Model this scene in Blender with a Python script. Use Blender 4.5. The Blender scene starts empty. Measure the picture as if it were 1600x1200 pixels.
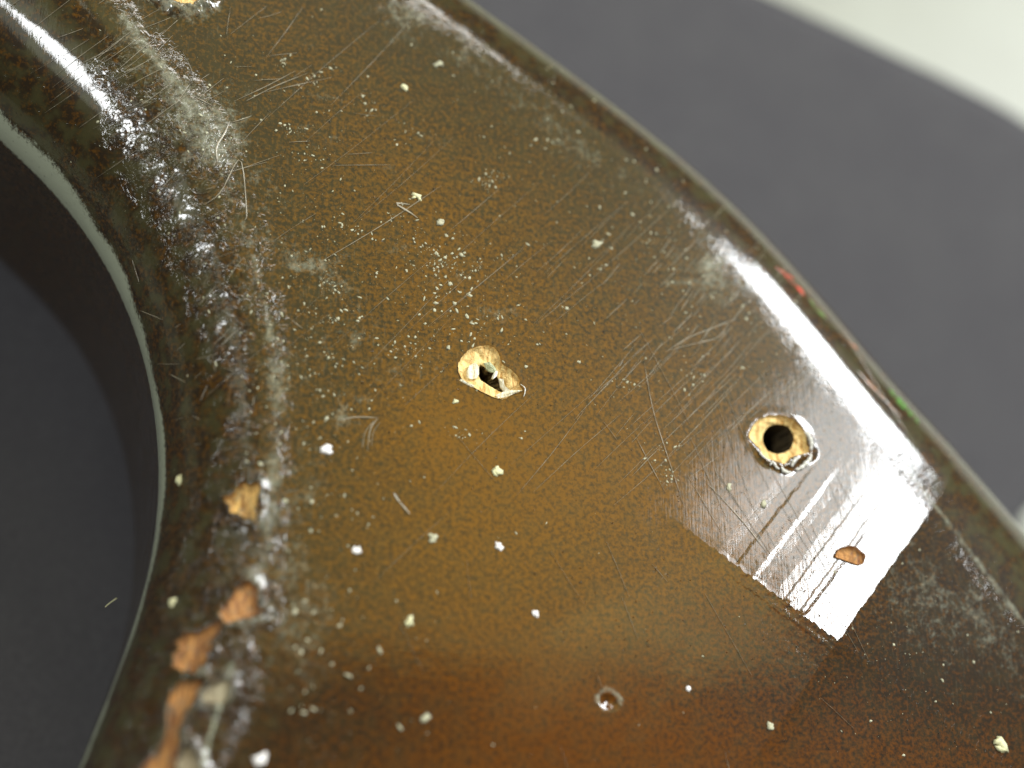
import bpy, bmesh, math, random
import numpy as np
from mathutils import Vector, Matrix
from mathutils.bvhtree import BVHTree
random.seed(7); rng = np.random.default_rng(7)
sc = bpy.context.scene
sc.unit_settings.scale_length = 0.01          # one unit is one centimetre
COL = sc.collection

# ------------------------------------------------------------------ camera
CAM = Vector((-3.6, -4.4, 10.8)); FOCUS = Vector((0.25, -0.1, 0.0))
fw = (-CAM).normalized(); rt = fw.cross(Vector((0, 1, 0))).normalized(); up = rt.cross(fw).normalized()
cam = bpy.data.cameras.new('camera'); co = bpy.data.objects.new('camera', cam); COL.objects.link(co)
M3 = Matrix((rt, up, -fw)).transposed()
co.matrix_world = Matrix.Translation(CAM) @ M3.to_4x4()
cam.sensor_width = 36; cam.lens = 50.0; cam.clip_start = 0.1; cam.clip_end = 500
cam.dof.use_dof = True; cam.dof.focus_distance = (FOCUS - CAM).dot(fw); cam.dof.aperture_fstop = 0.105
cam.dof.aperture_blades = 0
sc.camera = co

def ray(px, py):
    return (rt * ((px - 800) / 1600 * 36 / 50.0) + up * ((600 - py) / 1600 * 36 / 50.0) + fw)
def at(px, py, z=0.0):                         # where the line of sight through a photo point meets the level z
    d = ray(px, py); return CAM + d * ((z - CAM.z) / d.z)

# ------------------------------------------------------------------ world and lamps
w = bpy.data.worlds.new('World'); sc.world = w; w.use_nodes = True
w.node_tree.nodes['Background'].inputs[0].default_value = (1.0, 0.96, 0.78, 1)
w.node_tree.nodes['Background'].inputs[1].default_value = 0.13
sc.view_settings.view_transform = 'Standard'; sc.view_settings.look = 'None'
sc.view_settings.exposure = 0; sc.view_settings.gamma = 1

def lamp(name, x, y, sx, sy, rot, radiance, color=(1, 1, 1), z=60.0):
    """an unseen flat light set level overhead for its reflection, facing down"""
    l = bpy.data.lights.new(name, 'AREA'); l.shape = 'RECTANGLE'; l.size = sx; l.size_y = sy
    l.color = color; l.energy = radiance * math.pi * sx * sy
    o = bpy.data.objects.new(name, l); COL.objects.link(o)
    o.location = (x, y, z); o.rotation_euler = (0, 0, math.radians(rot)); return o
lamp('unseen_reflection_light', 43.7, 17.2, 4.4, 15, -40.5, 58, (0.95, 0.98, 1.0))
lamp('overhead_reflection_light', 16, 37, 58, 56, 0, .85, (1.0, 0.93, 0.34), 61)
lamp('overhead_reflection_light', 26.5, 9, 11, 4.5, 25, .85, (1.0, 0.93, 0.34), 60.5)
lamp('glow_fill', 41.8, 23.5, 8, 22, -40.5, 9, (0.96, 0.98, 1.0), 60.3)  # added unseen source for the grey glow left of the glare patch
lamp('side_reflection_light', -52, 6, 28, 40, 0, 1.3, (0.93, 1.0, 0.78))
lamp('side_reflection_light', -27, 49, 22, 34, 0, 3.4, (1.0, 1.0, 0.74))
lamp('side_reflection_light', -45, -6, 12, 24, 4, 34, (0.95, 0.98, 1.0), 59)
lamp('far_reflection_light', 6, 55.5, 34, 11, -4, 15, (1.0, 0.98, 0.95), 59)
# the tall window to the right, standing upright
el, azm, dw = math.radians(36.8), math.radians(36.5), 72
l = bpy.data.lights.new('tall_window', 'AREA'); l.shape = 'RECTANGLE'; l.size = 15; l.size_y = 30; l.color = (0.94, 0.98, 1.0); l.energy = 50 * math.pi * 15 * 30
o = bpy.data.objects.new('tall_window', l); COL.objects.link(o); d_ = Vector((math.cos(el) * math.cos(azm), math.cos(el) * math.sin(azm), math.sin(el)))
o.location = d_ * dw; o.rotation_euler = d_.to_track_quat('Z', 'Y').to_euler()

# ------------------------------------------------------------------ helpers
def hsh(i, j, s):
    n = (i.astype(np.int64) * 374761393 + j.astype(np.int64) * 668265263 + s * 1442695041) & 0x7fffffff
    n = ((n ^ (n >> 13)) * 1274126177) & 0x7fffffff
    return ((n ^ (n >> 16)) & 0xffff) / 65535.0
def vnoise(x, y, s=0):
    x = np.asarray(x, float); y = np.asarray(y, float)
    i = np.floor(x); j = np.floor(y); u = x - i; v = y - j
    u = u * u * (3 - 2 * u); v = v * v * (3 - 2 * v); i = i.astype(np.int64); j = j.astype(np.int64)
    return (hsh(i, j, s) * (1 - u) + hsh(i + 1, j, s) * u) * (1 - v) + (hsh(i, j + 1, s) * (1 - u) + hsh(i + 1, j + 1, s) * u) * v
def fbm(x, y, s=0, o=4):
    t = 0; a = .5; k = 0
    for q in range(o):
        t = t + a * vnoise(x, y, s + q * 17); k += a; x = x * 2.03 + 5.1; y = y * 2.03 + 9.7; a *= .5
    return t / k
def sstep(a, b, x):
    t = np.clip((x - a) / (b - a), 0, 1); return t * t * (3 - 2 * t)
def spline(pts, n):
    P = np.array(pts, float); m = len(P); out = []
    s = np.linspace(0, m - 1, n)
    for q in s:
        i = min(int(q), m - 2); f = q - i
        p0 = P[max(i - 1, 0)]; p1 = P[i]; p2 = P[i + 1]; p3 = P[min(i + 2, m - 1)]
        if i == 0: p0 = 2 * p1 - p2
        if i + 2 > m - 1: p3 = 2 * p2 - p1
        out.append(.5 * (2 * p1 + (p2 - p0) * f + (2 * p0 - 5 * p1 + 4 * p2 - p3) * f * f + (3 * p1 - p0 - 3 * p2 + p3) * f ** 3))
    return np.array(out)
def link(name, verts, faces, mats, parent=None, smooth=True):
    me = bpy.data.meshes.new(name); me.from_pydata([tuple(v) for v in verts], [], [tuple(f) for f in faces]); me.update()
    for m in (mats if isinstance(mats, (list, tuple)) else [mats]): me.materials.append(m)
    if smooth: me.polygons.foreach_set('use_smooth', [True] * len(me.polygons))
    o = bpy.data.objects.new(name, me); COL.objects.link(o)
    if parent: o.parent = parent
    return o
def tag(o, label=None, cat=None, group=None, kind=None):
    if label: o['label'] = label
    if cat: o['category'] = cat
    if group: o['group'] = group
    if kind: o['kind'] = kind
    return o

# ------------------------------------------------------------------ materials
class NT:
    def __init__(s, name):
        s.m = bpy.data.materials.new(name); s.m.use_nodes = True; s.t = s.m.node_tree; s.t.nodes.clear()
        s.out = s.t.nodes.new('ShaderNodeOutputMaterial')
    def n(s, typ, **kw):
        x = s.t.nodes.new(typ)
        for k, v in kw.items():
            if k.startswith('_'): setattr(x, k[1:], v)
        return x
    def set(s, sock, v):
        if hasattr(v, 'is_output'): s.t.links.new(v, sock)
        else: sock.default_value = v
    def noise(s, vec, scale, detail=3, rough=.5, dist=0.0, out=0):
        x = s.n('ShaderNodeTexNoise'); s.set(x.inputs['Vector'], vec); x.inputs['Scale'].default_value = scale
        x.inputs['Detail'].default_value = detail; x.inputs['Roughness'].default_value = rough; x.inputs['Distortion'].default_value = dist
        return x.outputs[out]
    def ramp(s, v, a, b, lo=0.0, hi=1.0):
        x = s.n('ShaderNodeMapRange'); x.interpolation_type = 'SMOOTHSTEP'; s.set(x.inputs[0], v)
        for k, q in zip((1, 2, 3, 4), (a, b, lo, hi)): s.set(x.inputs[k], q)
        return x.outputs[0]
    def math(s, op, a, b=0.0, clamp=False):
        x = s.n('ShaderNodeMath'); x.operation = op; x.use_clamp = clamp; s.set(x.inputs[0], a); s.set(x.inputs[1], b); return x.outputs[0]
    def mix(s, f, a, b):
        x = s.n('ShaderNodeMix'); x.data_type = 'RGBA'; s.set(x.inputs[0], f); s.set(x.inputs[6], a); s.set(x.inputs[7], b); return x.outputs[2]
    def mapping(s, vec, scale, rot=0.0):
        x = s.n('ShaderNodeMapping'); s.set(x.inputs[0], vec); x.inputs['Rotation'].default_value = (0, 0, rot); x.inputs['Scale'].default_value = scale; return x.outputs[0]
    def attr(s, name):
        x = s.n('ShaderNodeAttribute'); x.attribute_name = name; y = s.n('ShaderNodeSeparateColor'); s.t.links.new(x.outputs['Color'], y.inputs[0]); return y.outputs
    def pos(s):
        return s.n('ShaderNodeNewGeometry').outputs['Position']
    def bump(s, h, strength, dist, nrm=None):
        x = s.n('ShaderNodeBump'); s.set(x.inputs['Height'], h); s.set(x.inputs['Strength'], strength); x.inputs['Distance'].default_value = dist
        if nrm is not None: s.t.links.new(nrm, x.inputs['Normal'])
        return x.outputs[0]
    def bsdf(s, color, rough, normal=None, coat=None, spec=.5):
        b = s.n('ShaderNodeBsdfPrincipled'); s.set(b.inputs['Base Color'], color); s.set(b.inputs['Roughness'], rough)
        b.inputs['Specular IOR Level'].default_value = spec
        if normal is not None: s.t.links.new(normal, b.inputs['Normal'])
        if coat: s.set(b.inputs['Coat Weight'], coat[0]); s.set(b.inputs['Coat Roughness'], coat[1])
        s.t.links.new(b.outputs[0], s.out.inputs[0]); return s.m

TILT_R = -.08; TILT_B = .05
def mat_lacquer():
    s = NT('sunburst_lacquer'); p = s.pos(); A = s.attr('tone'); B = s.attr('wear')
    # A: amber, red, scuff and painted sheen   B: crackle, pale line, olive grain
    mott = s.noise(p, 16, 4, .7); mott2 = s.noise(p, 27, 3, .65)
    f = s.math('ADD', s.math('MULTIPLY', A[0], .74), s.math('MULTIPLY', s.math('SUBTRACT', s.ramp(mott, .3, .7), .5), .3))
    f = s.math('ADD', f, s.math('MULTIPLY', s.math('SUBTRACT', s.ramp(mott2, .28, .72), .5), .95), True)
    amber = s.mix(A[1], (.148, .061, .0018, 1), (.106, .033, .0013, 1))
    col = s.mix(f, (.019, .011, .004, 1), amber)
    col = s.mix(s.math('MULTIPLY', B[2], s.ramp(s.noise(p, 6, 3), .4, .65)), col, (.045, .040, .014, 1))
    # scuffed, dusty haze and painted sheen broken up by fine noise
    n1 = s.noise(p, 9, 6, .75, .4); n2 = s.noise(p, 30, 5, .8, .5)
    dirx = s.noise(s.mapping(p, (60, 6, 10), -.9), 1.0, 3, .6)
    hz = s.math('MULTIPLY', s.ramp(s.math('ADD', s.math('MULTIPLY', n1, .6), s.math('MULTIPLY', n2, .4)), s.math('SUBTRACT', .66, s.math('MULTIPLY', A[2], .28)), .72), A[2])
    hz = s.math('ADD', hz, s.math('MULTIPLY', s.math('MULTIPLY', s.ramp(dirx, .56, .74), A[2]), .35), True)
    col = s.mix(s.math('MULTIPLY', hz, .62), col, (.36, .37, .28, 1))
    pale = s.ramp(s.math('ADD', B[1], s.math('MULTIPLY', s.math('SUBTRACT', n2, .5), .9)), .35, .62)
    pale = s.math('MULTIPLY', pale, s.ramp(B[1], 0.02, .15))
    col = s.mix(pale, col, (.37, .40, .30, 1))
    rgh = s.math('ADD', s.math('MULTIPLY', hz, .35), s.math('ADD', .13, s.math('MULTIPLY', B[0], .15)), True)
    # fine relief: orange peel, hairlines, crazing
    hair = s.noise(s.mapping(p, (50, 1.6, 10), -.62), 1.0, 3, .7)
    hair2 = s.noise(s.mapping(p, (55, 1.6, 10), .55), 1.0, 3, .7)
    # the sharp-edged smooth patch low on the right: sanded facets that mirror the window, dull and tilted ground beside it
    e0 = at(1310, 1000); e1 = at(1432, 828); u_ = (e1 - e0).normalized(); e_ = Vector((u_.y, -u_.x, 0))
    def dot(v, off):
        x = s.n('ShaderNodeVectorMath'); x.operation = 'DOT_PRODUCT'; s.set(x.inputs[0], p); x.inputs[1].default_value = v
        return s.math('SUBTRACT', x.outputs['Value'], off)
    a_ = dot(e_, e0.dot(e_)); b_ = dot(u_, e0.dot(u_))
    a_ = s.math('ADD', a_, s.math('MULTIPLY', s.math('SUBTRACT', s.noise(p, 7, 3, .6), .5), .05))
    saw = None
    for (o_, w_, sl) in ((-1.30, .10, -.02), (-1.12, .03, .04), (-1.0, .05, .02), (-.93, .04, -.05), (-.80, .12, .015), (-.60, .02, .05), (-.54, .03, -.035), (-.43, .02, .05), (-.38, .03, -.045)):
        c_ = s.math('MULTIPLY', s.math('MINIMUM', s.math('MAXIMUM', s.math('SUBTRACT', a_, o_), 0.0), w_), sl)
        saw = c_ if saw is None else s.math('ADD', saw, c_)
    bj = s.math('ADD', b_, s.math('ADD', s.math('MULTIPLY', s.math('SNAP', a_, .09), -.13 / .9), s.math('MULTIPLY', s.math('SUBTRACT', s.noise(p, 11, 2), .5), .05)))
    off_r = s.math('MULTIPLY', s.math('SUBTRACT', 1.0, s.math('POWER', 2.718, s.math('MULTIPLY', s.math('MAXIMUM', a_, 0.0), -1 / .55))), s.math('MULTIPLY', s.ramp(bj, -5.5, .1), .55))
    off_b = s.math('MULTIPLY', s.math('SUBTRACT', s.math('POWER', 2.718, s.math('MULTIPLY', s.math('MINIMUM', bj, 0.0), 1 / .25)), 1.0), s.math('MULTIPLY', s.math('MULTIPLY', s.ramp(a_, -2.1, -.9), s.ramp(a_, .8, 0.0)), .25))
    saw = s.math('MULTIPLY', saw, s.math('MULTIPLY', s.ramp(bj, -.02, .04), s.ramp(b_, 1.5, .7)))
    rdg = None
    for (o_, w_, sl) in ((-.13, .02, .03), (-.09, .03, -.02)):
        c_ = s.math('MULTIPLY', s.math('MINIMUM', s.math('MAXIMUM', s.math('SUBTRACT', bj, o_), 0.0), w_), sl)
        rdg = c_ if rdg is None else s.math('ADD', rdg, c_)
    rdg = s.math('MULTIPLY', rdg, s.math('MULTIPLY', s.ramp(a_, -1.3, -.9), s.ramp(a_, .12, 0.0)))
    saw = s.math('ADD', saw, rdg)
    facets = s.math('ADD', saw, s.math('ADD', s.math('MULTIPLY', off_r, TILT_R), s.math('MULTIPLY', off_b, TILT_B)))
    in_patch = s.math('MULTIPLY', s.ramp(bj, -.03, .03), s.ramp(a_, .02, -.02)) if False else s.math('MULTIPLY', s.math('GREATER_THAN', bj, 0.0), s.math('LESS_THAN', a_, 0.0))
    b0 = s.bump(facets, 1.0, 1.0)
    b1 = s.bump(s.math('ADD', hair, s.math('MULTIPLY', hair2, .6)), .025, .02, b0)
    b2 = s.bump(s.noise(p, 3.5, 3, .55), .05, .03, b1)
    pit = s.ramp(s.noise(p, 24, 2, .5), .70, .76)                  # pinhead pits and pimples in the gloss
    b2 = s.bump(pit, 1.0, .014, b2)
    cr = s.noise(p, 9, 1.5, .5, 1.3); cr2 = s.noise(p, 17, 1.0, .5, 1.0)
    rid = s.ramp(s.math('ABSOLUTE', s.math('SUBTRACT', cr, .5)), 0.0, .035, 1.0, 0.0)
    rid2 = s.ramp(s.math('ABSOLUTE', s.math('SUBTRACT', cr2, .5)), 0.0, .05, .6, 0.0)
    part = s.ramp(s.noise(p, 3.2, 2), .40, .60)
    b3 = s.bump(s.math('ADD', s.math('MULTIPLY', s.math('MAXIMUM', rid, rid2), part), s.math('MULTIPLY', s.noise(p, 7, 3, .6), .8)), s.math('MULTIPLY', B[0], .55), .03, b2)
    crg = s.math('ADD', .035, s.math('ADD', s.math('MULTIPLY', B[0], .13), s.math('MULTIPLY', hz, .12)))
    s.bsdf(col, .34, b3, (1.0, crg), .06); bs = [x for x in s.t.nodes if x.type == "BSDF_PRINCIPLED"][0]
    s.t.links.new(b3, bs.inputs["Coat Normal"]); return s.m
LACQ = mat_lacquer()
def mat_wood(name, a, b, film=0.0):
    s = NT(name); p = s.pos()
    g = s.noise(s.mapping(p, (26, 5, 12), .75), 1.0, 4, .65, .3); g2 = s.noise(p, 22, 4, .7)
    c = s.mix(s.ramp(g, .34, .62), a, b)
    c = s.mix(s.ramp(g2, .52, .78, 0, .55), c, (b[0] * 1.25, b[1] * 1.3, b[2] * 1.5, 1))
    c = s.mix(s.ramp(s.noise(p, 13, 5, .75, .6), .50, .68, 0, film), c, (.16, .15, .11, 1))
    return s.bsdf(c, .75, s.bump(s.math('ADD', g, g2), .9, .03))
WOOD = mat_wood('bare_alder', (.52, .28, .07, 1), (.88, .66, .28, 1))
WOOD_O = mat_wood('stained_wood', (.20, .075, .025, 1), (.54, .26, .075, 1), .85)
WOOD_A = mat_wood('yellow_worn_wood', (.34, .16, .04, 1), (.78, .50, .16, 1), .8)
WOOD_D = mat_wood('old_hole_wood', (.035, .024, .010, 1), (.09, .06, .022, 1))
SPLIT = mat_wood('torn_fibre', (.62, .52, .28, 1), (.86, .84, .70, 1))
PRIMER = mat_wood('pale_filler', (.22, .17, .10, 1), (.36, .31, .20, 1))
def mat_plain(name, a, b, scale, rough, bmp=.3):
    s = NT(name); p = s.pos(); n = s.noise(p, scale, 4, .65)
    return s.bsdf(s.mix(n, a, b), rough, s.bump(n, bmp, .02))
DUST = mat_plain('dust', (.18, .17, .10, 1), (.66, .64, .46, 1), 4, .8)
SCR = mat_plain('scratch_lacquer', (.20, .16, .10, 1), (.46, .42, .33, 1), 8, .25)
FLAKE = mat_plain('lifted_lacquer', (.40, .38, .33, 1), (.75, .74, .68, 1), 12, .3, .5)
def mat_cloth():
    s = NT('grey_cloth'); p = s.pos()
    wv = s.noise(s.mapping(p, (14, 60, 20)), 1.0, 2); wh = s.noise(s.mapping(p, (60, 14, 20)), 1.0, 2)
    sm = s.noise(p, .9, 4, .6); fine = s.math('MULTIPLY', s.math('ADD', wv, wh), .5)
    c = s.mix(s.ramp(sm, .3, .7), (.052, .050, .055, 1), (.058, .056, .060, 1))
    c = s.mix(s.ramp(fine, .35, .7, 0, .5), c, (.095, .092, .098, 1))
    return s.bsdf(c, .95, s.bump(fine, .5, .04), None, .2)
CLOTH = mat_cloth()
TABLE = mat_plain('cream_tabletop', (.19, .19, .145, 1), (.25, .26, .21, 1), .5, .5, .05)

# ------------------------------------------------------------------ guitar body outline (photo points lifted to their real height)
Lc = [(-60, -330), (60, -170), (165, -10), (250, 95), (325, 190), (378, 330), (412, 450), (432, 570), (436, 680), (428, 790), (412, 890), (383, 990), (348, 1095), (318, 1205), (285, 1340), (240, 1480)]
Lw = [(-300, -80), (-190, 40), (-90, 130), (0, 215), (75, 285), (142, 368), (190, 455), (225, 550), (246, 655), (250, 765), (240, 865), (214, 965), (178, 1065), (138, 1165), (95, 1270), (30, 1400)]
Rc = [(330, -330), (450, -200), (560, -90), (670, 0), (770, 75), (880, 155), (985, 240), (1085, 330), (1185, 435), (1275, 545), (1355, 650), (1430, 750), (1520, 865), (1620, 1000), (1740, 1160), (1880, 1340)]
Rs = [(430, -345), (540, -220), (645, -100), (737, 14), (838, 76), (940, 150), (1045, 232), (1140, 312), (1235, 408), (1322, 508), (1405, 610), (1488, 693), (1572, 798), (1682, 928), (1800, 1080), (1940, 1260)]
NTt = 680; H = 1.0; THICK = 4.4
lc = spline([at(*p)[:2] for p in Lc], NTt); lw = spline([at(p[0], p[1], -H)[:2] for p in Lw], NTt)
rc = spline([at(*p)[:2] for p in Rc], NTt); rs = spline([at(*p)[:2] for p in Rs], NTt)
def smooth(a, k=25):
    for _ in range(3):
        p = np.vstack([a[0] + (a[0] - a[k:0:-1]), a, a[-1] + (a[-1] - a[-2:-k - 2:-1])])
        a = np.stack([np.convolve(p[:, c], np.ones(2 * k + 1) / (2 * k + 1), 'valid') for c in (0, 1)], 1)
    return a
rc = rc + (rc - rs) / np.linalg.norm(rc - rs, axis=1)[:, None] * .13      # the curve starts just inside the worn crest line
lc, lw, rc, rs = map(smooth, (lc, lw, rc, rs))
tg = np.gradient(rc, axis=0); nR = np.stack([-tg[:, 1], tg[:, 0]], 1); nR /= np.linalg.norm(nR, axis=1)[:, None]
nR *= np.sign(((rs - rc) * nR).sum(1))[:, None]
s_ = ((rs - rc) * nR).sum(1)
hv = rc - np.array(CAM[:2]); tb = (hv * nR).sum(1) / CAM.z
W = np.sqrt((s_ + H * tb) ** 2 - (H * tb) ** 2)
def pj(P):
    d = P - np.array(CAM); k = d @ np.array(fw)
    return np.stack([800 + (d @ np.array(rt)) / k * 50 / 36 * 1600, 600 - (d @ np.array(up)) / k * 50 / 36 * 1600], -1)
z0 = np.zeros((NTt, 1)); pc = pj(np.hstack([rc, z0])); pn = pj(np.hstack([rc + nR * .1, z0])) - pc; pn /= np.linalg.norm(pn, axis=1)[:, None]
dsr = ((pj(np.hstack([rs, z0])) - pc) * pn).sum(1)                    # wanted width of the rounded edge as photographed
for it in range(12):
    best = np.full(NTt, -1e9)
    for a_ in np.linspace(0, math.pi / 2, 40):
        q = pj(np.hstack([rc + nR * (W * math.sin(a_))[:, None], z0 - H * (1 - math.cos(a_))])); best = np.maximum(best, ((q - pc) * pn).sum(1))
    W = W + (dsr - best) * .0055
re = rc + nR * W[:, None]
nf, nl, nr, nwall = 430, 100, 64, 26
cols = []
for a in np.linspace(0, 1, nwall):                                   # left side, bottom up
    z = -THICK + (THICK - H) * a; rr = .9
    inset = 0 if z > -THICK + rr else rr - math.sqrt(max(rr * rr - (-THICK + rr - z) ** 2, 0))
    cols.append(('lw', inset, z))
for a in np.linspace(0, 1, nl + 1)[1:]: cols.append(('lr', math.pi / 2 * (1 - a), 0))
for a in np.linspace(0, 1, nf + 1)[1:]: cols.append(('f', a, 0))
for a in np.linspace(0, 1, nr + 1)[1:]: cols.append(('rr', math.pi / 2 * a, 0))
for a in np.linspace(0, 1, 14)[1:]: cols.append(('rw', 0, -H - (THICK - H) * a))
nL = (lw - lc); nL /= np.linalg.norm(nL, axis=1)[:, None]
NC = len(cols); V = np.zeros((NTt, NC, 3)); S = np.zeros((NTt, NC))   # S: signed place across, -1..0 left round, 0..1 flat, 1..2 right round
flare = sstep(.62, .9, np.linspace(0, 1, NTt)) * .42
for c, (k, a, z) in enumerate(cols):
    if k == 'lw': V[:, c, :2] = lw - nL * a; V[:, c, 2] = z; S[:, c] = -1 + (z + H) / (THICK - H)
    elif k == 'lr': V[:, c, :2] = lc + (lw - lc) * math.sin(a); V[:, c, 2] = -H * (1 - math.cos(a)) * float(sstep(-.15, .42, math.sin(a))); S[:, c] = -math.sin(a)
    elif k == 'f': V[:, c, :2] = lc + (rc - lc) * a; S[:, c] = a
    elif k == 'rr': V[:, c, :2] = rc + (re - rc) * math.sin(a); V[:, c, 2] = -H * (1 - math.cos(a)); S[:, c] = 1 + math.sin(a)
    else:
        b = (-z - H) / (THICK - H)
        V[:, c, :2] = re + nR * (flare * math.sin(min(b * 1.6, 1) * math.pi / 2))[:, None]; V[:, c, 2] = z; S[:, c] = 2 + b
X = V[..., 0]; Y = V[..., 1]; Z = V[..., 2]
# projection of every point into the photo, used to look up where worn places and painted reflections lie on the body
def proj(P):
    d = P - np.array(CAM); k = d @ np.array(fw)
    return np.stack([800 + (d @ np.array(rt)) / k * 50 / 36 * 1600, 600 - (d @ np.array(up)) / k * 50 / 36 * 1600], -1)
PX = proj(V)
def blob(cx, cy, rx, ry, rot=0):
    c, s = math.cos(rot), math.sin(rot); dx = PX[..., 0] - cx; dy = PX[..., 1] - cy
    return np.exp(-(((dx * c + dy * s) / rx) ** 2 + ((-dx * s + dy * c) / ry) ** 2))
dl = np.linalg.norm(V[..., :2] - lc[:, None], axis=2) * np.sign(S); dl = np.where(S < 0, -np.abs(dl), dl)      # cm in from the left crest
dr = np.linalg.norm(V[..., :2] - rc[:, None], axis=2); dr = np.where(S > 1, -dr, dr)
dark_l = sstep(-.2, 1.9, dl); dark_r = sstep(-.3, 2.2, dr)
amber = .16 + .62 * dark_l * dark_r
amber += .30 * blob(760, 740, 300, 190) + .32 * blob(700, 665, 110, 60) + .25 * blob(720, 1150, 380, 170) + .15 * blob(1100, 1180, 250, 120)
amber -= .50 * blob(540, 1130, 180, 100) + .45 * blob(1350, 1070, 260, 110) + .3 * blob(1450, 950, 160, 130) + .12 * blob(560, 60, 400, 120) + .12 * blob(900, 470, 260, 120)  # first two dark blobs deepen the bottom reflection, painted into the tone
amber -= .16 * sstep(520, 60, PX[..., 1])
amber += (fbm(X * 1.3, Y * 1.3, 3) - .5) * .28
red = np.clip(.15 + .9 * sstep(850, 1150, PX[..., 1]) * (fbm(X * .9, Y * .9, 5) > -1) + .5 * blob(1150, 980, 200, 90), 0, 1)
n_ = fbm(X * 1.6, Y * 1.6, 11)
scuff_sheen = .02 + .10 * n_
scuff_sheen += .55 * np.exp(-((dl + .02) / .07) ** 2) * (.55 + .65 * sstep(.35, .6, fbm(X * 3, Y * 3, 21)))
scuff_sheen += .16 * np.exp(-((dl + .35) / .45) ** 2) * sstep(.3, .65, fbm(X * 4, Y * 4, 22))
scuff_sheen += .42 * np.exp(-((dl - .45) / .55) ** 2) * sstep(.35, .62, fbm(X * 2.2, Y * 2.2, 23))
scuff_sheen += .5 * blob(250, 130, 170, 60, .85) + .5 * blob(330, 220, 70, 60) + .42 * blob(640, 30, 150, 60, .4)  # first two blobs also lay the broad upper-left sheen into the colour
scuff_sheen += .22 * blob(1430, 930, 150, 90, .8)
scuff_sheen += .42 * np.exp(-((dr - .2) / .33) ** 2) * sstep(.3, .6, fbm(X * 3, Y * 3, 24)) + .95 * np.exp(-((dr + .13) / .04) ** 2) * sstep(900, 1050, PX[..., 0] + PX[..., 1] - 1000)
scuff_sheen += .5 * blob(1090, 430, 100, 50, .7) - .6 * blob(1300, 600, 160, 50, .85) + .35 * blob(890, 210, 90, 40, .6) + .45 * blob(700, 430, 60, 40) + .35 * blob(780, 500, 140, 30, -.5)
scuff_sheen += .4 * blob(480, 590, 110, 50, -.4) + .35 * blob(540, 480, 90, 60) + .35 * blob(650, 590, 60, 30) + .4 * blob(1450, 960, 200, 90, .8)
scuff_sheen += .3 * blob(450, 950, 80, 250)
for q in range(70):                                                 # small milky smudges
    cx_, cy_ = random.uniform(420, 1180), random.uniform(20, 900)
    if cy_ > 700 and cx_ > 620: continue
    scuff_sheen += random.uniform(.2, .6) * blob(cx_, cy_, random.uniform(8, 40), random.uniform(5, 16), random.uniform(-.9, .4))
crack = .75 * np.exp(-((dl + .45) / .42) ** 2) * (.35 + .65 * sstep(.3, .6, fbm(X * 1.5, Y * 1.5, 31)))
crack += .3 * np.exp(-((dl - .05) / .15) ** 2) + .25 * sstep(-.2, -1.2, dl)
crack -= 1.3 * blob(60, 50, 120, 110, .5)
scuff_sheen -= .5 * blob(60, 50, 110, 100)
crack += .5 * blob(330, 1000, 110, 170)
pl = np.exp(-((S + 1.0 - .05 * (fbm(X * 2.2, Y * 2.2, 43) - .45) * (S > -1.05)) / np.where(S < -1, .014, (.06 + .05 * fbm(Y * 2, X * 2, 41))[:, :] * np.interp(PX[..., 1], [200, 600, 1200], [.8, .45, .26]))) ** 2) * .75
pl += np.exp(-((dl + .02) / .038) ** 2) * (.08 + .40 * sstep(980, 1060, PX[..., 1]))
olive = .75 * sstep(.05, -.6, dl) * (S > -1) + .7 * sstep(.1, -.5, dr) + .15
amber = np.where(S < -1, .0, amber)
# real relief: hand-sanded waviness, sunken and lifted lacquer by the left edge
Zd = (fbm(X * .35, Y * .35, 51, 2) - .5) * .01
rough_l = np.clip(crack, 0, 1) * (S > -1) * .55
crack += .10 * np.exp(-((dr + .08) / .2) ** 2)
Zd += rough_l * ((fbm(X * 7, Y * 7, 52, 4) - .5) * .05 + (np.abs(fbm(X * 4, Y * 4, 53) - .5) < .03) * .008)
Zd += np.exp(-((dl - .02) / .12) ** 2) * .004
Zd *= (S > -1) & (S < 2)

# ------------------------------------------------------------------ chips and screw holes: outlines in photo points
HOLE1 = [(717, 565), (722, 556), (734, 546), (750, 541), (765, 541), (775, 547), (781, 560), (784, 570), (796, 577), (809, 590), (811, 602), (815, 612), (800, 617), (786, 624), (767, 620), (745, 609), (734, 600), (720, 591), (716, 577)]
HOLE1_IN = [(750, 571), (760, 576), (772, 581), (780, 595), (790, 612), (777, 610), (761, 600), (749, 591)]
HOLE2 = [(1169, 680), (1180, 660), (1195, 651), (1210, 649), (1227, 650), (1242, 660), (1256, 675), (1259, 690), (1264, 706), (1251, 711), (1235, 716), (1226, 725), (1212, 721), (1195, 715), (1186, 702), (1175, 691)]
HOLE3 = [(290 + 34 * math.cos(a), -20 + 29 * math.sin(a)) for a in np.linspace(0, 2 * math.pi, 15)[:-1]]
CHIP_A = [(345, 776), (356, 776), (370, 760), (380, 750), (390, 757), (402, 755), (406, 770), (402, 782), (400, 796), (399, 813), (388, 810), (376, 806), (362, 802), (357, 790)]
CHIP_B1 = [(394, 907), (371, 919), (354, 943), (345, 962), (352, 974), (380, 968), (404, 962), (401, 937)]
CHIP_B2 = [(338, 970), (311, 988), (289, 990), (277, 1012), (275, 1046), (300, 1050), (322, 1030), (332, 1000), (346, 982)]
CHIP_C = [(309, 1070), (270, 1080), (262, 1110), (259, 1147), (251, 1166), (225, 1196), (205, 1226), (250, 1230), (276, 1190), (280, 1143), (296, 1106)]
CHIP_D = [(1304, 870), (1309, 859), (1321, 854), (1335, 855), (1343, 861), (1351, 869), (1347, 881), (1339, 883), (1323, 878), (1312, 874)]
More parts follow.
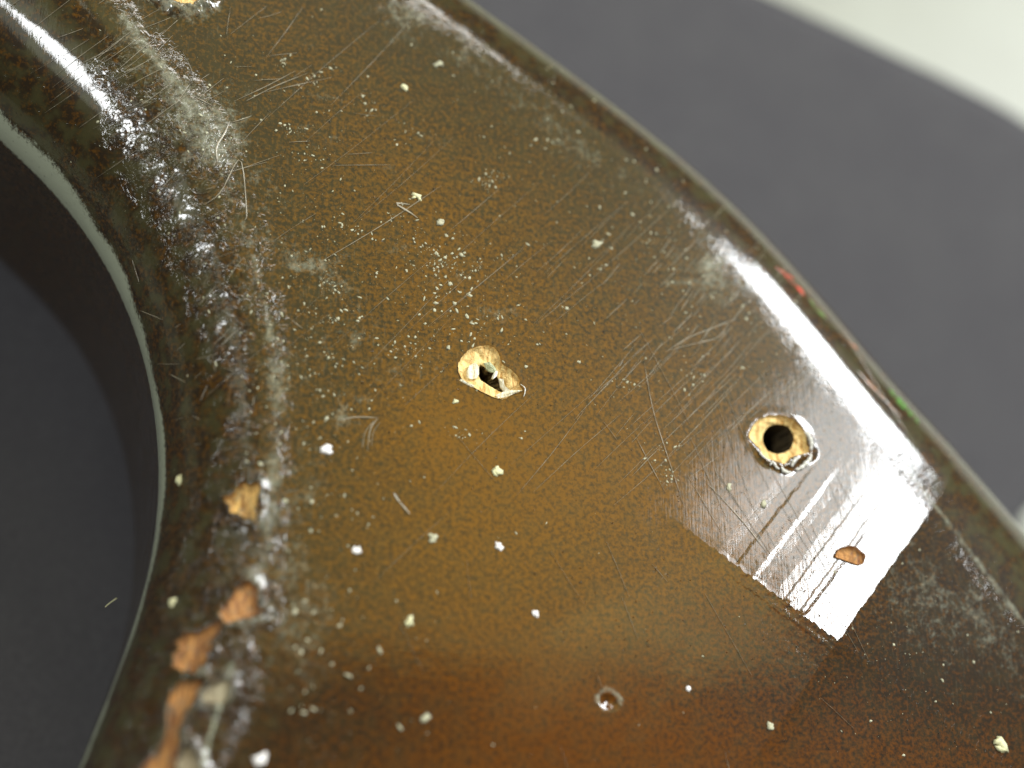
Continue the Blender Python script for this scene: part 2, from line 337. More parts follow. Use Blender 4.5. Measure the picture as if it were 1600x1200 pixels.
CHIP_E = [(345, 1062), (325, 1075), (315, 1092), (335, 1098), (352, 1095), (360, 1078), (358, 1065)]
CHIP_F = [(286, 1166), (276, 1200), (270, 1230), (320, 1230), (314, 1200), (304, 1175)]
DENT = (951, 1095)

P0 = V.copy(); P0[..., 2] += Zd
def closed(pts, n=72, jit=0.0, seed=0):
    P = np.array(pts, float); m = len(P); out = []
    for q in np.linspace(0, m, n, endpoint=False):
        i = int(q); f = q - i; p0, p1, p2, p3 = P[i - 1], P[i], P[(i + 1) % m], P[(i + 2) % m]
        out.append(.5 * (2 * p1 + (p2 - p0) * f + (2 * p0 - 5 * p1 + 4 * p2 - p3) * f * f + (3 * p1 - p0 - 3 * p2 + p3) * f ** 3))
    out = np.array(out); c = out.mean(0)
    k = 1 + jit * ((vnoise(np.arange(n) * .45, np.zeros(n), seed) - .5) * 1.6 + (vnoise(np.arange(n) * 1.3, np.zeros(n), seed + 5) - .5) * 1.1)
    return c + (out - c) * k[:, None]
# triangulated body surface for dropping points on it
quad = [(r * NC + c, r * NC + c + 1, (r + 1) * NC + c + 1, (r + 1) * NC + c) for r in range(0, NTt - 1, 3) for c in range(nwall, nwall + nl + nf + nr - 3, 3)]
ids = {}; vv = []; ff = []
def gid(r, c):
    k = (r, c)
    if k not in ids: ids[k] = len(vv); vv.append(tuple(P0[r, c]))
    return ids[k]
for r in range(0, NTt - 3, 3):
    for c in range(nwall - 2, NC - 16, 3):
        ff.append((gid(r, c), gid(r, c + 3), gid(r + 3, c + 3), gid(r + 3, c)))
bvh = BVHTree.FromPolygons(vv, ff)
def miss(px, py):
    h, n, i, d = bvh.ray_cast(CAM, ray(px, py).normalized())
    if h is None: return True
    q = np.array([px, py])
    return any((abs(c[:, 0].mean() - px) < 90) and (abs(c[:, 1].mean() - py) < 90) and bool(inside(q, c)) for c in cuts.values())
def drop(px, py):
    h, n, i, d = bvh.ray_cast(CAM, ray(px, py).normalized())
    if h is None: h = at(px, py); n = Vector((0, 0, 1))
    if n.z < 0: n = -n
    return h, n
def inside(pt, poly):
    x, y = pt[..., 0], pt[..., 1]; r = np.zeros(x.shape, bool); m = len(poly); j = m - 1
    for i in range(m):
        xi, yi = poly[i]; xj, yj = poly[j]
        r ^= ((yi > y) != (yj > y)) & (x < (xj - xi) * (y - yi) / (yj - yi + 1e-12) + xi); j = i
    return r
def dist_poly(pt, poly):
    best = np.full(pt.shape[:-1], 1e9); near = np.zeros(pt.shape)
    m = len(poly)
    for i in range(m):
        a = poly[i]; b = poly[(i + 1) % m]; ab = b - a
        t = np.clip(((pt - a) @ ab) / (ab @ ab + 1e-12), 0, 1); q = a + t[..., None] * ab
        d = np.linalg.norm(pt - q, axis=-1); k = d < best; best = np.where(k, d, best); near[k] = q[k]
    return best, near

cuts = {}
for nm, pts, jit in (('h1', HOLE1, .02), ('h2', HOLE2, .02), ('h3', HOLE3, .05), ('A', CHIP_A, .17), ('B1', CHIP_B1, .17), ('B2', CHIP_B2, .17), ('C', CHIP_C, .17), ('D', CHIP_D, .02), ('E', CHIP_E, .17), ('F', CHIP_F, .17)):
    cuts[nm] = closed(pts, 84, jit, len(cuts) * 7 + 3)
# outlines measured on the body surface itself
surf = {k: np.array([drop(*q)[0][:] for q in p]) for k, p in cuts.items()}
kill = np.zeros((NTt - 1, NC - 1), bool)
cen = (V[:-1, :-1] + V[1:, :-1] + V[:-1, 1:] + V[1:, 1:]) / 4
top_face = (S[:-1, :-1] > -1) & (S[1:, 1:] < 2)
for k, p in surf.items():
    p2 = p[:, :2]; lo = p2.min(0) - .35; hi = p2.max(0) + .35
    box = (X > lo[0]) & (X < hi[0]) & (Y > lo[1]) & (Y < hi[1]) & (S > -1) & (S < 2)
    vi = np.argwhere(box); pv = P0[vi[:, 0], vi[:, 1], :2]
    d, near = dist_poly(pv, p2); ins = inside(pv, p2)
    # lifted lip of lacquer round the opening
    lift = {'h1': .002, 'h2': .012, 'h3': .05, 'A': .03, 'D': 0.0}.get(k, .025)
    nz = fbm(pv[:, 0] * 9, pv[:, 1] * 9, 61)
    if k == 'h2':                                                    # the lacquer is pushed up most below and right of the round hole
        c0 = p2.mean(0); dd = pv - c0; lift = lift * np.clip(.5 + (dd[:, 0] * .6 - dd[:, 1] * .8) * 3.2, .15, 2.2)
    wdt = .11 if k == 'h3' else .05
    P0[vi[:, 0], vi[:, 1], 2] += lift * np.exp(-((d - .01) / wdt) ** 2) * (.4 + 1.2 * nz) * ~ins
    if k in ('A', 'B1', 'B2', 'C', 'E', 'F'):
        scuff_sheen[vi[:, 0], vi[:, 1]] += .5 * np.exp(-(d / .06) ** 2) * sstep(.35, .6, nz); crack[vi[:, 0], vi[:, 1]] += .8 * np.exp(-(d / .14) ** 2)
    if k == 'h3': scuff_sheen[vi[:, 0], vi[:, 1]] += .9 * np.exp(-(d / .13) ** 2)  # pale ring colours in the white glare on this hole's lip
    fi = np.argwhere(top_face & (cen[..., 0] > lo[0]) & (cen[..., 0] < hi[0]) & (cen[..., 1] > lo[1]) & (cen[..., 1] < hi[1]))
    km = inside(cen[fi[:, 0], fi[:, 1], :2], p2); kk = fi[km]; kill[kk[:, 0], kk[:, 1]] = True
    # snap the ring of border vertices onto the outline
    mk = np.zeros((NTt + 1, NC + 1), int); kp = np.zeros((NTt + 1, NC + 1), int)
    loc = np.zeros_like(kill); loc[kk[:, 0], kk[:, 1]] = True
    for dr_, dc_ in ((0, 0), (1, 0), (0, 1), (1, 1)):
        mk[dr_:dr_ + NTt - 1, dc_:dc_ + NC - 1] += loc; kp[dr_:dr_ + NTt - 1, dc_:dc_ + NC - 1] += ~kill
    bd = np.argwhere((mk[:NTt, :NC] > 0) & (kp[:NTt, :NC] > 0))
    pb = P0[bd[:, 0], bd[:, 1], :2]; d, near = dist_poly(pb, p2)
    for (r, c), q in zip(bd, near): P0[r, c, 0] = q[0]; P0[r, c, 1] = q[1]
# the round dent with its worn pale ring
dc = np.array(at(*DENT)[:2]); dd = np.linalg.norm((V[..., :2] - dc) * [1, 1.25], axis=-1) * (1 + .35 * (fbm(X * 8, Y * 8, 71) - .5))
flat = (S > 0) & (S < 1)
P0[..., 2] -= .022 * sstep(.10, .02, dd) * flat
scuff_sheen += 1.0 * np.exp(-((dd - .105) / .028) ** 2) * flat * (V[..., 1] > dc[1] - .03) + .5 * np.exp(-((dd - .11) / .03) ** 2) * flat
scuff_sheen -= .6 * sstep(.07, .03, dd) * flat

# ------------------------------------------------------------------ the guitar body
body = bpy.data.objects.new('guitar_body', None); COL.objects.link(body); body.location = (0.5, 0, -THICK)
tag(body, 'worn brown sunburst electric guitar body, glossy and scratched, lying on dark grey cloth', 'guitar body')
bpy.context.view_layer.update(); off = Vector(body.location)
def child(name, verts, faces, mats, smooth=True, parent=None, **kw):
    base = parent or body
    o = link(name, [Vector(v) - off for v in verts], faces, mats, base, smooth); tag(o, **kw); return o
r_, c_ = np.nonzero(~kill)
F = np.stack([r_ * NC + c_, r_ * NC + c_ + 1, (r_ + 1) * NC + c_ + 1, (r_ + 1) * NC + c_], 1)
me = bpy.data.meshes.new('lacquered_top'); VV = (P0.reshape(-1, 3) - np.array(off))
me.vertices.add(len(VV)); me.vertices.foreach_set('co', VV.ravel())
me.loops.add(F.size); me.loops.foreach_set('vertex_index', F[:, ::-1].ravel() if False else F.ravel())
me.polygons.add(len(F)); me.polygons.foreach_set('loop_start', np.arange(len(F)) * 4)
me.update(calc_edges=True); me.validate()
me.polygons.foreach_set('use_smooth', [True] * len(me.polygons))
for nm, (a, b, c) in {'tone': (amber, red, scuff_sheen), 'wear': (crack, pl, olive)}.items():
    at_ = me.color_attributes.new(nm, 'FLOAT_COLOR', 'POINT')
    d = np.ones((NTt * NC, 4)); d[:, 0] = np.clip(a, 0, 1.2).ravel(); d[:, 1] = np.clip(b, 0, 1.2).ravel(); d[:, 2] = np.clip(c, 0, 1.2).ravel()
    at_.data.foreach_set('color', d.ravel())
me.materials.append(LACQ)
if me.polygons[nwall * 2 + 300].normal.z < 0: me.flip_normals()
top = bpy.data.objects.new('lacquered_top', me); COL.objects.link(top); top.parent = body

def chip(name, key, mat, depth, label, seed, fibres=0):
    p = surf[key]; n = len(p); c = p.mean(0); rings = [(1.0, 0.012), (.97, -.4), (.86, -.85), (.7, -1), (.5, -1), (.3, -1), (.12, -1)]
    vs = []; fs = []
    c2 = cuts[key].mean(0)
    for k, (q, dz) in enumerate(rings):
        for j in range(n):
            s2 = c2 + (cuts[key][j] - c2) * q; h, nn = drop(*s2)
            base = h if q < 1 else Vector(p[j])
            e = 0.0 if k == 0 else (fbm(np.array(base.x * 11), np.array(base.y * 11), seed) - .5) * depth * 1.1
            vs.append(base + nn * ((0.02 if k == 0 else depth * dz + float(e))))
    for k in range(len(rings) - 1):
        for j in range(n): a = k * n + j; b = k * n + (j + 1) % n; fs.append((a, b, b + n, a + n))
    m = (len(rings) - 1) * n; h, nn = drop(*c2); vs.append(h - nn * depth); fs += [(m + j, m + (j + 1) % n, len(vs) - 1) for j in range(n)]
    o = child(name, vs, fs, mat, True, label=label); return o
chip('bare_wood_chip', 'A', WOOD_A, .035, 'yellow bare wood chip on the cutaway crest', 81)
chip('bare_wood_chip', 'B1', WOOD_O, .03, 'orange wood chip with grey film, uppermost of the worn trail', 82)
chip('bare_wood_chip', 'B2', WOOD_O, .035, 'orange brown wood chip in the middle of the worn trail', 83)
chip('bare_wood_chip', 'C', WOOD_O, .035, 'long orange wood chip running off the bottom', 84)
chip('bare_wood_chip', 'D', WOOD_O, .02, 'small orange chip inside the window glare', 85)
chip('filler_chip', 'E', PRIMER, .02, 'small beige filler patch by the crest line', 86)
chip('filler_chip', 'F', PRIMER, .02, 'beige filler patch beside the lowest wood chip', 87)

def hole(label, key, inner, mouth_mat, dish, deep, shaft_mat, seed, inner_jit=.05):
    """chipped wood mouth, then the drilled shaft going down into dark wood"""
    root = None
    n = 84; p = surf[key]; P_in = closed(inner, n, inner_jit, seed)
    # match start angle
    c = cuts[key].mean(0); ang = lambda q: math.atan2(q[1], q[0])
    ci = P_in.mean(0); a0 = [ang(q - ci) for q in P_in]; outa = [ang(q - ci) for q in cuts[key]]
    idx = []
    sh = min(range(n), key=lambda s: sum(abs(math.atan2(math.sin(a0[(j + s) % n] - outa[j]), math.cos(a0[(j + s) % n] - outa[j]))) for j in range(0, n, 6)))
    P_in = np.roll(P_in, -sh, axis=0)
    vs = []; fs = []; K = 9
    for k in range(K + 1):
        f = k / K
        for j in range(n):
            q = cuts[key][j] * (1 - f) + P_in[j] * f; h = at(*q) if k else Vector(p[j])
            z = (.012 if k == 0 else -dish * (.35 + .65 * f ** 1.5) + (float(fbm(np.array(h.x * 14), np.array(h.y * 14), seed)) - .5) * dish * 1.3)
            vs.append(Vector((h.x, h.y, z)) if k == 0 else at(q[0], q[1], z))
    for k in range(K):
        for j in range(n): a = k * n + j; b = k * n + (j + 1) % n; fs.append((a, b, b + n, a + n))
    o = child('screw_hole', vs, fs, mouth_mat, True, label=label)
    # shaft
    ring = [Vector(v) for v in vs[K * n:]]; cc = sum(ring, Vector()) / n; sv = []; sf = []
    for k in range(9):
        f = k / 8
        for j in range(n):
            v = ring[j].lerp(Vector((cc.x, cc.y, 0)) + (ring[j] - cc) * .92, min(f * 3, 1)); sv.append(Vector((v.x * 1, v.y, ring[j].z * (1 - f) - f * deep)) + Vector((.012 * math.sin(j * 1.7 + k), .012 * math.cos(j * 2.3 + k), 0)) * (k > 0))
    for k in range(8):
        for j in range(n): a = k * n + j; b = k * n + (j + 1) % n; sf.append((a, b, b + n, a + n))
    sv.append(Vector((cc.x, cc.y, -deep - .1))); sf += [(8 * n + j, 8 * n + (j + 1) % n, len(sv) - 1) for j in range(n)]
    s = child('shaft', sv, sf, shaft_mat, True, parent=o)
    return o
# note: sub-parts share the body's origin
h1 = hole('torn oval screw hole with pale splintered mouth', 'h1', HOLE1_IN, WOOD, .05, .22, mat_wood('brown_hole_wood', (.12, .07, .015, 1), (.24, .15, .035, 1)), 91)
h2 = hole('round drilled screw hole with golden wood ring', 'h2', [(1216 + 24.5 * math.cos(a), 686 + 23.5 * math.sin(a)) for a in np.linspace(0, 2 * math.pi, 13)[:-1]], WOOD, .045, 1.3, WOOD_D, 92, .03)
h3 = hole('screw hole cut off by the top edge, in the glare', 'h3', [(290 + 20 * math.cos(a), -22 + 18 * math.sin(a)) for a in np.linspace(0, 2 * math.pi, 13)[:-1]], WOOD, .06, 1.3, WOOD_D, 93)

def shard(pts, zs, thick, mat, name, parent=None, label=None, wob=.0):
    """a small torn sliver: outline in photo points with a height for each, given real thickness"""
    top_ = [at(p[0], p[1], 0) + Vector((0, 0, z)) for p, z in zip(pts, zs)]; n = len(top_); c = sum(top_, Vector()) / n
    vs = top_ + [c + Vector((0, 0, .008))] + [v * 1 - Vector((0, 0, thick)) for v in top_]
    fs = [(i, (i + 1) % n, n) for i in range(n)] + [(i, n + 1 + i, n + 1 + (i + 1) % n, (i + 1) % n) for i in range(n)] + [tuple(n + 1 + i for i in range(n))[::-1]]
    return child(name, vs, fs, mat, False, parent=parent, label=label)
shard([(733, 571), (742, 567), (749, 572), (750, 583), (747, 589), (738, 592), (731, 590), (730, 580)], [.0, .005, -.01, -.03, -.03, -.01, 0, .01], .03, SPLIT, 'torn_fibre', h1)
shard([(775, 578), (779, 579), (777, 587), (771, 592), (769, 590), (772, 583)], [-.02, -.01, -.01, 0, -.02, -.02], .015, SPLIT, 'torn_fibre', h1)
shard([(781, 590), (787, 592), (789, 602), (797, 610), (791, 612), (784, 603)], [-.02, -.01, -.01, .0, -.02, -.03], .02, SPLIT, 'torn_fibre', h1)
shard([(757, 566), (766, 565), (774, 573), (779, 580), (770, 580), (762, 575)], [-.01, -.005, -.01, -.02, -.03, -.03], .02, mat_wood('mossy_fibre', (.26, .27, .12, 1), (.52, .55, .34, 1)), 'torn_fibre', h1)
shard([(775, 617), (787, 612), (799, 610), (815, 612), (802, 616), (790, 621), (778, 622)], [0, .0, .012, .03, .01, .005, .0], .015, SPLIT, 'torn_fibre', h1)
shard([(720, 592), (728, 597), (741, 603), (739, 607), (727, 601), (718, 595)], [.01, .008, .01, .0, 0, .005], .015, SPLIT, 'torn_fibre', h1)
def curl(pts, rad, mat, name, parent, h=.02):
    """a raised rounded sliver of lacquer following a line of photo points"""
    P = spline(pts, max(8, len(pts) * 4)); vs = []; fs = []; m = 7
    n = len(P)
    for i, q in enumerate(P):
        c = at(q[0], q[1], h); t = at(*(P[min(i + 1, n - 1)])) - at(*(P[max(i - 1, 0)])); t.normalize(); s = t.cross(Vector((0, 0, 1)))
        r = rad * (math.sin(math.pi * (i + .6) / (n + .2)) ** .6) * (1 + .35 * math.sin(i * 1.9))
        for k in range(m): a = 2 * math.pi * k / m; vs.append(c + s * math.cos(a) * r + Vector((0, 0, 1)) * math.sin(a) * r * .8)
    for i in range(n - 1):
        for k in range(m): a = i * m + k; b = i * m + (k + 1) % m; fs.append((a, b, b + m, a + m))
    fs += [tuple(range(m))[::-1], tuple((n - 1) * m + k for k in range(m))]
    return child(name, vs, fs, mat, True, parent=parent)
curl([(1257, 674), (1264, 681), (1268, 692), (1267, 703)], .024, FLAKE, 'lacquer_flake', h2)
curl([(1203, 727), (1208, 722), (1213, 730), (1218, 733)], .014, FLAKE, 'lacquer_flake', h2)
curl([(1221, 729), (1226, 737), (1236, 738)], .02, FLAKE, 'lacquer_flake', h2)
curl([(1237, 729), (1241, 720), (1248, 715)], .02, FLAKE, 'lacquer_flake', h2)
curl([(1244, 735), (1254, 729), (1264, 719), (1268, 710)], .022, FLAKE, 'lacquer_flake', h2)
curl([(1186, 703), (1190, 711), (1199, 718)], .012, FLAKE, 'lacquer_flake', h2)
curl([(813, 600), (820, 606), (820, 614), (818, 620)], .005, FLAKE, 'lacquer_flake', h1)

# ------------------------------------------------------------------ scratches
def ribbon(pts, wpx, out, seed=0, lift=.006):
    P = spline(pts, max(4, int(sum(math.dist(pts[i], pts[i + 1]) for i in range(len(pts) - 1)) / 12) + 3)); vs, fs = out
    b = len(vs); n = len(P)
    for i, q in enumerate(P):
        t = P[min(i + 1, n - 1)] - P[max(i - 1, 0)]; t = t / (np.linalg.norm(t) + 1e-9); s = np.array([-t[1], t[0]])
        w_ = wpx * .40 * (math.sin(math.pi * (i + .25) / (n - .5)) ** .5) * (.6 + .8 * random.random())
        h1_, n1 = drop(*(q + s * w_)); h2_, n2 = drop(*(q - s * w_)); h0, n0 = drop(*q)
        vs += [h1_ + n1 * lift, h0 + n0 * (lift + .003), h2_ + n2 * lift]
    for i in range(n - 1):
        a = b + i * 3; fs += [(a, a + 1, a + 4, a + 3), (a + 1, a + 2, a + 5, a + 4)]
def mk_scratch(lines, label):
    out = ([], [])
    for pts, w_ in lines: ribbon(pts, w_, out)
    return child('scratch', out[0], out[1], SCR, True, label=label)
mk_scratch([([(1040, 550), (1075, 528), (1110, 514), (1150, 498)], 1.7), ([(1042, 549), (1085, 537), (1120, 528), (1138, 507)], 1.3)], 'forked scratch above the round hole')
mk_scratch([([(530, 657), (555, 652), (590, 653)], 1.7), ([(590, 654), (578, 672), (574, 706)], 1.6), ([(585, 657), (570, 676), (566, 700)], 1.1), ([(594, 660), (583, 676), (580, 700)], .9)], 'tick-shaped scratch left of the holes')
mk_scratch([([(1005, 560), (1020, 640), (1045, 720), (1075, 810)], 1.1)], None)
mk_scratch([([(640, 320), (618, 318), (640, 332), (652, 341)], 2.6)], 'short pale gouge above the torn hole')
mk_scratch([([(615, 770), (622, 782), (640, 803)], 3.0)], None)
mk_scratch([([(1095, 745), (1160, 815), (1210, 880)], 1.2)], None)
mk_scratch([([(340, 255), (338, 230), (350, 210), (359, 190)], 3.0)], 'curved raised crack on the crest')
mk_scratch([([(320, 320), (345, 300), (375, 250), (385, 330), (382, 345)], 1.6)], None)
mk_scratch([([(385, 158), (430, 135), (480, 115)], 1.4)], None)
mk_scratch([([(500, 410), (600, 350), (690, 290)], 1.0)], None)
def glint(pts, wpx, mat, label):  # coloured reflections on the rounded rim, laid on as surface strips
    out = ([], []); ribbon(pts, wpx, out, 0, .004); child('painted_glint', out[0], out[1], mat, True, label=label)
def mat_glint(name, c):
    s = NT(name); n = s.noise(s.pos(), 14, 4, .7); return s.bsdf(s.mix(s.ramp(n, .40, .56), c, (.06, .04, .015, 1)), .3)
glint([(1212, 418), (1226, 428), (1243, 445), (1256, 462)], 8, mat_glint('red_glint', (.50, .05, .025, 1)), 'red painted reflection on the outer rounded edge')
glint([(1262, 466), (1278, 484), (1294, 503)], 8, mat_glint('dull_green_glint', (.10, .17, .03, 1)), 'dull green painted reflection just below the red one')
glint([(1320, 528), (1331, 538), (1340, 548)], 5, mat_glint('orange_glint', (.45, .10, .02, 1)), 'small orange red painted reflection on the outer edge')
glint([(1388, 608), (1402, 624), (1420, 643), (1436, 662)], 9, mat_glint('green_glint', (.06, .26, .02, 1)), 'bright green painted reflection on the outer rounded edge')
glint([(1340, 580), (1362, 603), (1385, 628), (1408, 652)], 4, mat_glint('rust_glint', (.30, .11, .02, 1)), 'thin rust-coloured painted reflection beside the bright green one')
# many hairlines too fine to tell apart
out = ([], [])
def field(n, cx, cy, rx, ry, ang, spread, lmin, lmax, w0, w1):
    for _ in range(n):
        x = random.gauss(cx, rx); y = random.gauss(cy, ry); a = ang + random.gauss(0, spread); l = random.uniform(lmin, lmax) / 2
        h, nn = drop(x, y)
        if not (0 < x < 1600 and -20 < y < 1220): continue
        bnd = random.uniform(-.025, .025) * l
        if any(miss(x + q * l * math.cos(a), y - q * l * math.sin(a)) for q in (-1.05, -.7, -.35, 0, .35, .7, 1.05)): continue
        ribbon([(x - l * math.cos(a), y + l * math.sin(a)), (x + bnd * math.sin(a), y + bnd * math.cos(a)), (x + l * math.cos(a), y - l * math.sin(a))], random.uniform(w0, w1), out)
field(60, 800, 420, 300, 190, .75, .05, 60, 260, .3, .6)
field(60, 1090, 470, 80, 70, .85, .08, 12, 45, .5, 1.1)
field(60, 1120, 640, 100, 100, .78, .07, 40, 180, .35, .8)
field(14, 900, 800, 250, 200, -1.1, .15, 30, 110, .3, .7)
field(40, 330, 420, 60, 200, .2, .7, 10, 45, .5, 1.2)
field(45, 170, 90, 90, 55, .6, .1, 30, 110, .4, 1.0)
field(22, 1200, 760, 100, 120, -1.1, .08, 60, 220, .4, .8)
field(14, 470, 260, 90, 110, .5, .3, 30, 110, .4, .9)
hl = child('hairline_scratches', out[0], out[1], SCR, True, kind='stuff')

# ------------------------------------------------------------------ dust
def grain(c, n, size, el, ang, vs, fs, flat=.45, seed=0):
    """one lumpy speck sitting on the lacquer"""
    b = len(vs); tz = n; tx = tz.cross(Vector((math.sin(ang), math.cos(ang), .01))).normalized(); ty = tz.cross(tx)
    rows = [(0, 1), (.62, .72), (1, .2), (.9, -.25)]
    vs.append(c + tz * size * flat * random.uniform(.8, 1.1)); m = 7
    for (rr, hh) in rows[1:]:
        for k in range(m):
            a = 2 * math.pi * k / m + rr; q = rr * random.uniform(.5, 1.4) * size
            vs.append(c + tx * math.cos(a) * q * el + ty * math.sin(a) * q / el + tz * size * flat * hh)
    for k in range(m): fs.append((b, b + 1 + k, b + 1 + (k + 1) % m))
    for r in range(2):
        for k in range(m): a = b + 1 + r * m + k; d = b + 1 + r * m + (k + 1) % m; fs.append((a, a + m, d + m, d))
def crumb(px, py, rpx, el, ang, label, mat=DUST):
    h, n = drop(px, py); vs = []; fs = []
    grain(Vector((0, 0, 0)), n, rpx * .0041, el, ang, vs, fs, .5)
    for _ in range(3): grain(Vector((random.uniform(-1, 1), random.uniform(-1, 1), 0)) * rpx * .003, n, rpx * .0048 * random.uniform(.35, .7), random.uniform(.8, 1.5), random.uniform(0, 6), vs, fs, .6)
    o = link('dust_crumb', vs, fs, mat); o.location = h + n * .002
    tag(o, label, 'dust crumb', 'larger crumbs of dust on the guitar body')
WHITE = mat_plain('white_crumb', (.80, .76, .74, 1), (.92, .90, .88, 1), 9, .7)
YEL = mat_plain('yellowish_crumb', (.50, .48, .25, 1), (.78, .76, .50, 1), 9, .8)
crumb(509, 702, 9.5, 1.0, .2, 'brightest round white crumb, left of centre near the tick-shaped scratch', WHITE)
crumb(776, 737, 9, 1.25, .1, 'dull olive crumb on amber lacquer below the torn screw hole', YEL)
crumb(651, 306, 8, 1.25, .1, 'yellowish oval crumb on brown lacquer above the short pale gouge', YEL)
crumb(687, 348, 8, 1.05, .1, 'round whitish crumb just right of the short pale gouge', DUST)
crumb(631, 136, 8, 1.05, .5, 'yellowish round crumb in the blurred upper part', YEL)
crumb(684, 101, 8, 1.35, 0, 'whitish oval crumb nearest the top right rounded edge', DUST)
crumb(712, 628, 5.5, 1.4, -.4, 'tiny pale ring-like crumb below left of the torn screw hole', YEL)
crumb(405, 1185, 12, 1.35, -.5, 'large white crumb at the bottom edge beside the worn wood trail', WHITE)
crumb(1565, 1165, 13, 1.3, 1.1, 'large cream crumb in the bottom right corner', YEL)
crumb(1203, 1136, 7, 1.1, .6, 'small whitish crumb on dark brown lacquer near the bottom, left of the large cream crumb', DUST)
crumb(1076, 1076, 5.5, 1.1, 1.2, 'round white crumb to the right of the round dent', WHITE)
crumb(665, 1123, 8, 1.3, -.5, 'oval white crumb on dark red-brown lacquer, left of the round dent', DUST)
crumb(676, 842, 8, 1.3, -.7, 'whitish crumb below the short vertical gouge', DUST)
crumb(780, 855, 7.5, 1.4, 0, 'flat white crumb in the lower amber area', WHITE)
crumb(836, 958, 6, 1.1, 0, 'small bright crumb low in the amber area above the round dent', WHITE)
crumb(933, 383, 10, 1.4, -.7, 'ragged grey white flake of dust in the middle of the upper half', DUST)
crumb(1193, 788, 7.5, 1.0, 0, 'round glossy crumb in the pale glare below the round hole', DUST)
crumb(1138, 761, 7, .7, 0, 'upright oval crumb left of the glare, below the round hole', DUST)
crumb(640, 970, 8, 1.6, -1.2, 'long pale crumb on the dusty brown area low left of centre', YEL)
crumb(556, 861, 6.5, 1.5, .1, 'small white crumb leftmost on the amber area', WHITE)
crumb(269, 940, 9, 1.1, 1.2, 'pale crumb lodged on the dark cutaway side above the wood chips', YEL)
crumb(282, 750, 9, .75, 0, 'glinting yellowish crumb on the dark cutaway side left of the yellow chip', YEL)
vs, fs = [], []
def dust(n, cx, cy, rx, ry, s0, s1, rot=0, uni=False):
    for _ in range(n):
        u, v = (random.uniform(-1.7, 1.7), random.uniform(-1.7, 1.7)) if uni else (random.gauss(0, 1), random.gauss(0, 1))
        x = cx + u * rx * math.cos(rot) - v * ry * math.sin(rot); y = cy + u * rx * math.sin(rot) + v * ry * math.cos(rot)
        if not (-10 < x < 1620 and -20 < y < 1220): continue
        h, nn, i, d = bvh.ray_cast(CAM, ray(x, y).normalized())
        if h is None or miss(x, y): continue
        if nn.z < 0: nn = -nn
        if nn.z < .35: continue
        s = s0 * .72 + (s1 * .98 - s0 * .72) * random.random() ** 4.2
        grain(h + nn * .001, nn, s * .0055, random.uniform(.8, 1.7), random.uniform(0, 6.28), vs, fs, .35)
dust(330, 760, 560, 470, 380, .5, 2.4, 0, True)
for _ in range(26):                                   # little smudgy clusters
    dust(26, random.uniform(430, 1100), random.uniform(60, 760), random.uniform(8, 24), random.uniform(5, 14), .6, 2.6, random.uniform(-.9, .5))
dust(520, 480, 520, 60, 190, .4, 2.2)
dust(260, 560, 500, 120, 70, .4, 2.6)
dust(130, 500, 960, 70, 150, .6, 4.2)
dust(200, 1130, 430, 90, 70, .5, 2.4, .7)
dust(130, 900, 230, 110, 50, .6, 3.2, .6)
dust(110, 1400, 980, 110, 80, .6, 2.8, .8)
dust(120, 330, 230, 80, 130, .5, 2.6)
dust(60, 760, 530, 60, 40, .7, 3.5)
dust(100, 700, 430, 40, 50, .8, 4.0)
dust(120, 1000, 480, 160, 100, .7, 3.2)
o = link('dust', vs, fs, DUST); tag(o, 'fine pale dust specks scattered over the lacquered guitar body', 'dust', kind='stuff')
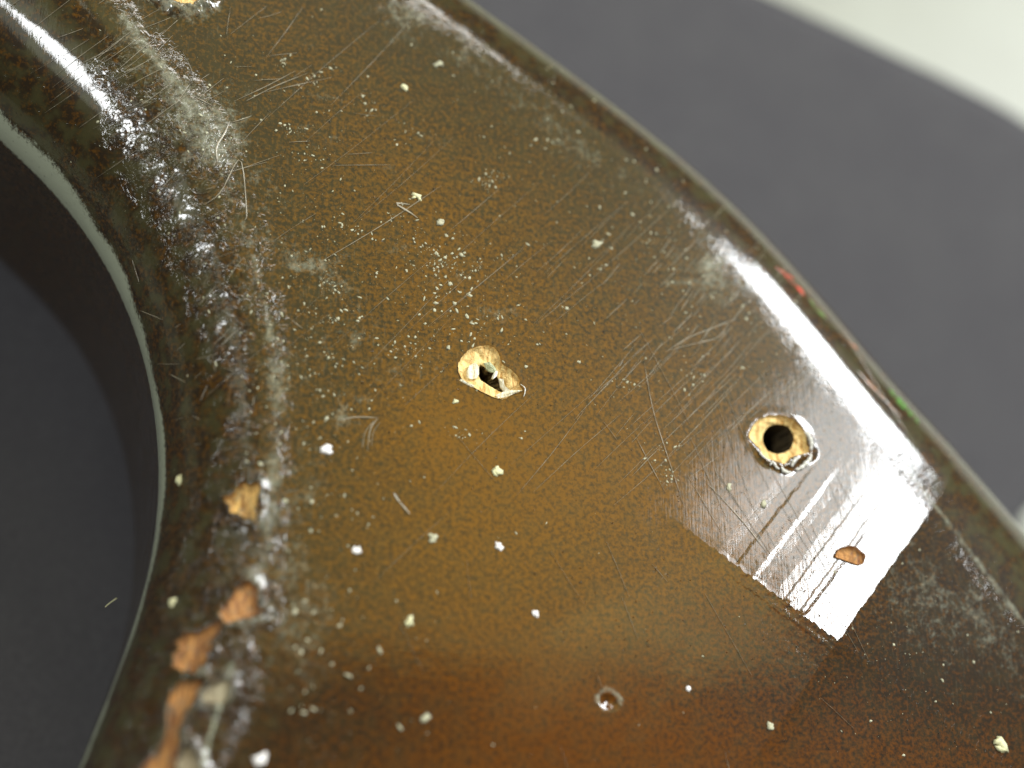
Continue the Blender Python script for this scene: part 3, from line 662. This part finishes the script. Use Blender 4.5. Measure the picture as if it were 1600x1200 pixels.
def fibre(pts, zs, rad, label):
    P = spline(pts, 14); Zs = np.interp(np.linspace(0, 1, 14), np.linspace(0, 1, len(zs)), zs); C_ = [at(q[0], q[1], z) for q, z in zip(P, Zs)]; vs = []; fs = []
    for i, c in enumerate(C_):
        t = (C_[min(i + 1, 13)] - C_[max(i - 1, 0)]).normalized(); s = t.cross(Vector((.1, .2, 1))).normalized(); u = s.cross(t)
        for k in range(6): a = k * math.pi / 3; vs.append(c + s * math.cos(a) * rad + u * math.sin(a) * rad)
    for i in range(13):
        for k in range(6): a = i * 6 + k; b = i * 6 + (k + 1) % 6; fs.append((a, b, b + 6, a + 6))
    o = link('lint_fibre', vs, fs, YEL); tag(o, label, 'lint')
fibre([(165, 948), (172, 942), (182, 935)], [-1.6, -1.5, -1.35], .006, 'tiny yellow lint fibre caught on the cutaway side')

# ------------------------------------------------------------------ cloth and table
ZT = -THICK - .02
# the cloth ends along a soft edge up right; beyond it the cream table shows
E = spline([at(-900, -1000, ZT)[:2], at(500, -330, ZT)[:2], at(1000, -90, ZT)[:2], at(1190, -5, ZT)[:2], at(1390, 88, ZT)[:2], at(1480, 130, ZT)[:2], at(1600, 196, ZT)[:2], at(1700, 290, ZT)[:2], at(1750, 420, ZT)[:2], at(1730, 600, ZT)[:2], at(1640, 745, ZT)[:2], at(1588, 815, ZT)[:2], at(1640, 900, ZT)[:2], at(1900, 1050, ZT)[:2], at(2600, 1300, ZT)[:2]], 160)
bm_v = []; fsx = []
cin = np.array([-12.0, -14.0])
K = 90
for e in E:
    for k in range(K + 1):
        f = 1 - (1 - k / K) ** 1.0; p = cin + (e - cin) * f
        z = ZT + .03 + .05 * (float(fbm(np.array(p[0] * .5), np.array(p[1] * .5), 101)) - .5)
        p2 = p
        bm_v.append((p2[0], p2[1], z + (.0 if k < K else -.03)))
n = len(E)
for i in range(n - 1):
    for k in range(K): a = i * (K + 1) + k; fsx.append((a, a + 1, a + K + 2, a + K + 1))
cl = link('cloth', bm_v, fsx, CLOTH); sm = cl.modifiers.new('thickness', 'SOLIDIFY'); sm.thickness = .06
tag(cl, 'dark grey cloth spread under the guitar body', 'cloth', kind='structure')
tb_ = link('tabletop', [(-60, -60, ZT - .12), (90, -60, ZT - .12), (90, 90, ZT - .12), (-60, 90, ZT - .12)], [(0, 1, 2, 3)], TABLE, None, False)
tag(tb_, 'cream tabletop showing past the edge of the grey cloth', 'table', kind='structure')
